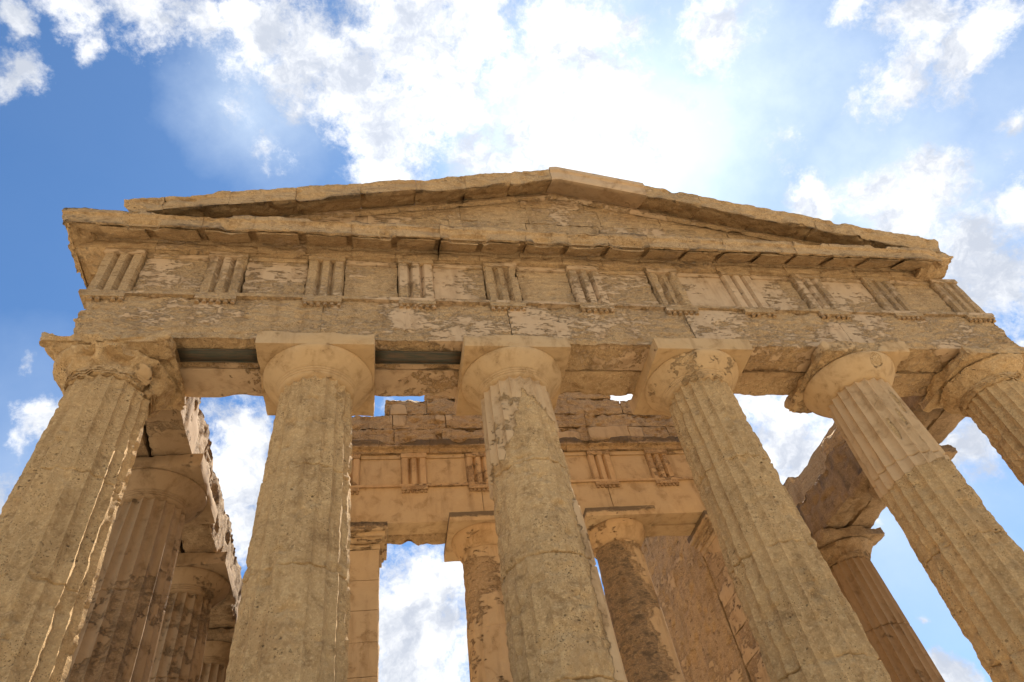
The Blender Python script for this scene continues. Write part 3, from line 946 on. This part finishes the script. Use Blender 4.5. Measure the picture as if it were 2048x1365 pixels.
# ------------------------------------------------------------------ side entablatures
for side, sx in (('left', -1), ('right', 1)):
    lab = ('broken side beam above the shaded left row, sunlit ragged inner face' if sx < 0 else
           'broken side beam above the right row, dark shaded inner face')
    t = thing('entablature', lab, 'entablature', (sx * X1, 12.5, 0))
    ys = [1.30] + [(y) for y in FY]
    for k in range(len(ys) - 1):
        a, b = ys[k], ys[k + 1]
        rr = 0.045 if sx > 0 else 0.040

        def ragged(V, k=k, sx=sx):
            V = V.copy()
            top = sstep(V[:, 2], 0.45, 1.05)
            V[:, 2] += top * (0.10 * fbm(np.stack([V[:, 0] * 0.3, V[:, 1], V[:, 2] * 0], 1), 1.6, 4, 900 + k) + 0.02)
            V[:, 0] += sx * top * np.clip(0.10 * fbm(V, (1, 1.8, 2.2), 3, 910 + k), -0.02, 0.15)
            return V
        lo, hi = (-8.24, -7.60) if sx < 0 else (7.60, 8.24)
        mk('outer_architrave_block', [rough_box(lo, hi, a + 0.004, b - 0.004, 0, HT, res=0.09, rough=0.02, edge=0.03, seed=920 + k + 20 * (sx > 0), stucco=0.3)], BROWN_SHADE, t)
        lo, hi = (-7.585, -6.91) if sx < 0 else (6.91, 7.585)

        def wfi(V, W, sx=sx):
            # rows of plaster left between vertical runnels
            W[:, 0] += 0.22 * fbm(V, (1, 5.0, 0.9), 3, 931)
            W[:, 1] += (0.24 + 0.35 * fbm(V, (1, 4.0, 0.7), 3, 935)) if sx > 0 else 0.0
            return W
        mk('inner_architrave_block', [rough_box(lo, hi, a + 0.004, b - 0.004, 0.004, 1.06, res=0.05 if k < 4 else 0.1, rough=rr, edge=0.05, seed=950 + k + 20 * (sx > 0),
                                                stucco=0.36 if sx < 0 else 0.2, dark=0.02 if sx < 0 else 0.16, layered=0.6, hole=0.07, shape=ragged, wfn=wfi, er=0.1)], BROWN_SHADE, t)
    fo = (-8.2, -7.62) if sx < 0 else (7.62, 8.2)
    mk('frieze_course', [rough_box(fo[0], fo[1], 1.25, FY[-1], HT + 0.004, HF, res=0.16, rough=0.02, edge=0.04, seed=980 + sx, stucco=0.3)], ROCK, t)

    def place(V, sx=sx):
        return np.stack([sx * (HALF - V[:, 1]), V[:, 0], V[:, 2]], 1)
    if sx < 0:
        cornice_row([0.02] + [0.2 + 0.8 * i for i in range(0, 8)], [0.6 + 0.8 * i for i in range(0, 7)], ROCK, t, 560, place, None)
        mk('cornice_block', [extrude([(-0.04, HF + 0.27)] + GEI[4:-1] + [(-0.04, HF + 0.33)], -0.53, 0.017, res=0.035, rough=0.03, seed=559, stucco=0.1, dark=0.25, place=place, hole=0.05)], ROCK, t)
    else:
        cornice_row([7.2 + 0.8 * i for i in range(0, 6)], [7.6 + 0.8 * i for i in range(0, 5)], ROCK, t, 580, place, None)
        mk('loose_block', [rough_box(6.98, 7.55, 3.75, 4.75, 1.03, 1.62, res=0.05, rough=0.03, edge=0.10, seed=993, stucco=0.4, er=0.14)], ROCK, t)

# ------------------------------------------------------------------ inner porch
PC = -0.07
PA = 1.447
PY = 5.02
PT = 0.89
GP = 'columns of the inner porch'


def top_soot(V, W):
    # dark crust along the upper edge of the capital slabs
    W[:, 1] += 0.68 * sstep(V[:, 2], -0.19, -0.07)
    return W


for sx, lab, sd_, cov in ((-1, 'porch column with much tan plaster and a small bare band, beside the square pier', 71, 0.52),
                          (1, 'porch column half stripped to dark rough stone, in front of the inner wall', 74, 0.40)):
    cx = PC + sx * PA
    def pst(V, W, cx=cx, sx=sx):
        dx = np.clip((V[:, 0] - cx) / 0.5, -1, 1)
        W[:, 0] += (0.30 if sx > 0 else 0.10) * dx
        W[:, 1] += 0.62 * (1 - sstep(W[:, 0], 0.40, 0.52)) * (1.0 if sx > 0 else 0.7)
        return W
    doric(lab, cx, PY + PT / 2, sd_, dict(er=0.028, soften=0.6, hole=0.03, stucco=cov, flute=0.012, tone=0.15, wfn=pst, dz=0.045, nth=180, crack=0.012),
          dict(rough=0.012, stucco=0.62, dark=0.12, tone=0.3), dict(res=0.035, rough=0.006, edge=0.010, er=0.035, stucco=0.7, dark=0.12, tone=0.0, wfn=top_soot),
          GP, mat_s=PORCH, mat_c=PORCH, hx=0.785, hy=0.785, rt=0.50, rb=0.585, zn=-0.62, ha=0.215, re=0.69, rings=False)

for sx, lab in ((-1, 'square stone pier with a moulded capital, behind the second column'), (1, 'square stone pier ending the inner wall, mostly hidden by a front column')):
    t = thing('pier', lab, 'pier', (PC + sx * 4.05, PY + 0.45, ZB), 'square piers of the inner porch')
    xa, xb = (PC - 4.5, PC - 3.63) if sx < 0 else (PC + 3.63, PC + 4.5)
    zc = -0.55
    hs = [ZB, -6.1, -5.5, -4.85, -4.2, -3.6, -3.0, -2.4, -1.8, -1.2, zc]
    mk('shaft', [rough_box(xa, xb, PY + 0.06, PY + 0.92, a + 0.002, b - 0.002, res=0.05, rough=0.008 if sx < 0 else 0.02, edge=0.006 if sx < 0 else 0.002, seed=1010 + i + 20 * (sx > 0), stucco=0.75 if sx < 0 else 0.48, tone=0.1, er=0.03)
                 for i, (a, b) in enumerate(zip(hs[:-1], hs[1:]))], PORCH, t)
    lev = [(zc, -0.42, 0.02), (-0.42, -0.30, 0.06), (-0.30, -0.20, 0.11), (-0.20, -0.004, 0.165)]
    cp = [rough_box(xa - e, xb + e, PY + 0.06 - e, PY + 0.92 + e, a + 0.001, b - 0.001, res=0.05, rough=0.008, edge=0.016, seed=1040 + i, stucco=0.6,
                    dark=0.12 if i == 3 else 0.03, er=0.03, wfn=top_soot) for i, (a, b, e) in enumerate(lev)]
    mk('capital', cp, PORCH, t)

pent = thing('entablature', 'warm orange inner frieze above the porch columns, seen between the front columns', 'entablature', (PC, PY + 0.45, 0))
PH, PF = 0.945, 1.80
cuts = [PC - 4.5, PC - PA, PC + PA, PC + 4.5]
for k in range(3):
    mk('architrave_block', [rough_box(cuts[k] + 0.002, cuts[k + 1] - 0.002, PY, PY + PT * 0.5, 0.0, PH - 0.06, res=0.045, rough=0.006, edge=0.008, seed=1100 + k, stucco=0.82, tone=0.0)], PORCH, pent)

    def sag(V, k=k):
        V = V.copy()
        if k == 0:
            q = sstep(0.4 - V[:, 2], 0, 0.4)
            V[:, 2] += q * (0.05 + 0.06 * fbm(V, (2.2, 1, 1), 3, 1111))
        return V
    mk('rear_architrave_block', [rough_box(cuts[k] + 0.004, cuts[k + 1] - 0.004, PY + PT * 0.5 + 0.01, PY + PT, -0.03, PH, res=0.05, rough=0.03 if k == 0 else 0.008, edge=0.02,
                                           seed=1110 + k, stucco=0.15 if k == 0 else 0.6, hole=0.06 if k == 0 else 0, shape=sag)], PORCH, pent)
mk('taenia', [extrude([(PY - 0.04, PH - 0.058), (PY - 0.04, PH), (PY + 0.3, PH), (PY + 0.3, PH - 0.058)], PC - 4.5, PC + 4.5, res=0.04, rough=0.008, seed=1120, stucco=0.6, tone=0.3)], PORCH, pent)
for k in range(-3, 4):
    x = PC + k * PA
    regula(x, PY + 0.005, PH - 0.06, 1130 + k, PORCH, pent, wdt=0.56, tone=0.3)
    triglyph(x, PY - 0.008, PH, PF, 1140 + k * 3, PORCH, pent, wdt=0.56, stucco=0.62, rough=0.008, tone=0.3)
    if k < 3:
        a, b = x + 0.28, x + PA - 0.28
        mk('metope', [rough_box(a + 0.003, b - 0.003, PY + 0.06, PY + 0.3, PH + 0.002, PF - 0.105, res=0.045, rough=0.006, edge=0.004, seed=1160 + k, stucco=0.72, tone=0.0),
                      rough_box(a + 0.012, b - 0.012, PY + 0.03, PY + 0.3, PF - 0.102, PF - 0.003, res=0.045, rough=0.005, edge=0.006, seed=1170 + k, stucco=0.65, tone=0.0)], PORCH, pent)
mk('frieze_backing', [rough_box(PC - 4.45, PC + 4.45, PY + 0.31, PY + PT, PH + 0.004, PF + 0.25, res=0.2, rough=0.01, edge=0.02, seed=1180)], PORCH, pent)
pg = [(PY + 0.3, PF + 0.002), (PY - 0.03, PF + 0.002), (PY - 0.05, PF + 0.10), (PY - 0.13, PF + 0.12), (PY - 0.15, PF + 0.30), (PY - 0.09, PF + 0.36), (PY + 0.3, PF + 0.36)]
ce = [PC - 4.5, -3.74, -2.6, -1.45, -0.35, 0.62, 1.45, 2.4, 3.4, PC + 4.5]
for k in range(len(ce) - 1):
    def topworn(V, k=k):
        V = V.copy()
        q = sstep(V[:, 2], PF + 0.16, PF + 0.36) * (V[:, 1] < PY + 0.15)
        V[:, 2] -= q * np.clip(0.02 + 0.16 * fbm(np.stack([V[:, 0], V[:, 1] * 0, V[:, 2] * 0], 1), 2.6, 4, 1190), 0, 0.2)
        return V

    def dkfn(V, W):
        W[:, 1] += 0.42 * sstep(V[:, 2], PF + 0.08, PF + 0.2)
        return W
    mk('cornice_block', [extrude(pg, ce[k] + 0.003, ce[k + 1] - 0.003, res=0.035, rough=0.02, seed=1200 + k, stucco=0.3, dark=0.30, tone=0.0, hole=0.05, wfn=dkfn, post=topworn)], PORCH, pent)

# ruined gable wall on top of the porch
aw = thing('masonry_wall', 'ruined rough block wall above the inner porch frieze, with pale plaster scraps', 'wall', (PC, PY + 0.5, PF + 0.36))
rows = [(PF + 0.365, 2.62, -4.5, 4.4), (2.62, 3.06, -4.5, 4.4), (3.06, 3.60, -3.61, 3.3), (3.60, 4.05, -2.64, 2.2), (4.05, 4.4, -1.5, 1.3)]
pieces = []


def plaster(V, W):
    for x0, z0, a, b in ((-3.28, 3.05, 0.20, 0.36), (0.42, 3.55, 0.14, 0.2), (0.75, 2.34, 0.32, 0.13), (1.6, 2.42, 0.28, 0.2), (2.3, 2.46, 0.45, 0.2), (-2.2, 2.95, 0.22, 0.1)):
        W[:, 0] += 1.0 * np.exp(-(((V[:, 0] - x0) / a) ** 4 + ((V[:, 2] - z0) / b) ** 4))
    return W


rng = np.random.default_rng(8)
for r, (za, zb, xa, xb) in enumerate(rows):
    c = xa
    while c < xb - 0.05:
        n = min(c + 0.95 + 0.5 * rng.random(), xb)
        if xb - n < 0.4:
            n = xb
        def tp(V, r=r, zb=zb):
            V = V.copy()
            if r >= 2:
                q = sstep(V[:, 2], zb - 0.25, zb)
                V[:, 2] += q * np.clip(-0.04 + 0.12 * fbm(np.stack([V[:, 0], V[:, 1] * 0, V[:, 2] * 0], 1), 2.4, 4, 1301), -0.2, 0.04)
            return V
        pieces.append(rough_box(c + 0.001, n - 0.001, PY + 0.05 + 0.02 * rng.random(), PY + 0.75, za + 0.001, zb - 0.001, res=0.035, rough=0.045, edge=0.020, er=0.05, seed=1310 + r * 20 + int((c + 6) * 5),
                                stucco=0.10, layered=3.0, hole=0.07, tone=0.0, shape=tp, wfn=plaster, sf=1.4, dark=0.06, dom=1))
        c = n
mk('masonry', pieces, PORCH, aw)

# inner walls running back from the porch
for sx, lab in ((-1, 'inner stone wall behind the left pier, hidden behind the second column'), (1, 'tall rough inner wall in warm shade, right of the half stripped porch column')):
    t = thing('masonry_wall', lab, 'wall', (PC + sx * 4.05, 15.0, ZB), 'inner walls behind the porch')
    xa, xb = (PC - 4.45, PC - 3.6) if sx < 0 else (PC + 3.6, PC + 4.45)
    def crest(V):
        V = V.copy()
        q = sstep(V[:, 2], 1.6, 2.25)
        V[:, 2] += q * (np.floor(2.2 * fbm(np.stack([V[:, 0] * 0, V[:, 1], V[:, 2] * 0], 1), 0.5, 2, 1503)) * 0.28 + 0.06 * fbm(V, 2.5, 3, 1505))
        return V

    def bedding(V, W):
        # blocks weather at their own pace: courses 0.56 high, 1.4 long, staggered
        row_ = np.floor((V[:, 2] - ZB) / 0.56)
        col_ = np.floor((V[:, 1] + 0.7 * (row_ % 2)) / 1.4)
        k_ = _hash(row_.astype(np.uint64), (col_ + 50).astype(np.uint64), np.zeros(len(V), np.uint64), 9)
        W[:, 0] += 0.16 * k_
        return W
    fine_ = sx > 0
    pieces = [rough_box(xa, xb, 5.97, 13.0, ZB, 2.25, res=0.055 if fine_ else 0.2, rough=0.03, edge=0.03, seed=1500, stucco=0.40, tone=0.0, layered=0.7, hole=0.05, sf=0.8, wfn=bedding, shape=crest),
              rough_box(xa, xb, 13.004, 26.0, ZB, 2.25, res=0.13 if fine_ else 0.3, rough=0.03, edge=0.03, seed=1501, stucco=0.40, tone=0.0, layered=0.7, hole=0.05, sf=0.8, wfn=bedding, shape=crest)]
    mk('masonry', pieces, PORCH, t)

# ------------------------------------------------------------------ steps and ground
pieces = []
for k in range(5):
    o = 0.30 + 0.42 * k
    zt = ZB - 0.004 - 0.598 * k
    V, F, W = rough_box(-HALF - o, HALF + o, -0.25 - o, 40 + o, zt - 0.594, zt, res=0.6, rough=0.0, edge=0.0, stucco=0.45)
    pieces.append((V, F, W))
st = mk('stylobate', pieces, DUST)
st['kind'] = 'structure'
st['label'] = 'stepped stone platform carrying the temple'

n = 60
xs = np.sign(np.linspace(-1, 1, n + 1)) * np.abs(np.linspace(-1, 1, n + 1)) ** 2.5 * 1500
XX, YY = np.meshgrid(xs, xs, indexing='ij')
rr = np.hypot(XX, YY - 10)
P = np.stack([XX.ravel(), YY.ravel(), np.zeros(XX.size)], 1)
hz = 1.2 * fbm(P, 0.02, 4, 3000) * sstep(rr.ravel(), 45, 200)
P[:, 2] = -ZO + np.minimum(hz, 0.8) 
g = np.arange((n + 1) ** 2).reshape(n + 1, n + 1)
F = np.stack([g[:-1, :-1].ravel(), g[1:, :-1].ravel(), g[1:, 1:].ravel(), g[:-1, 1:].ravel()], 1)
gr = mk('ground', [(P, [F], np.tile([0.3, 0, 0], (len(P), 1)))], DUST)
gr['kind'] = 'structure'
gr['label'] = 'pale dusty ground around the temple'
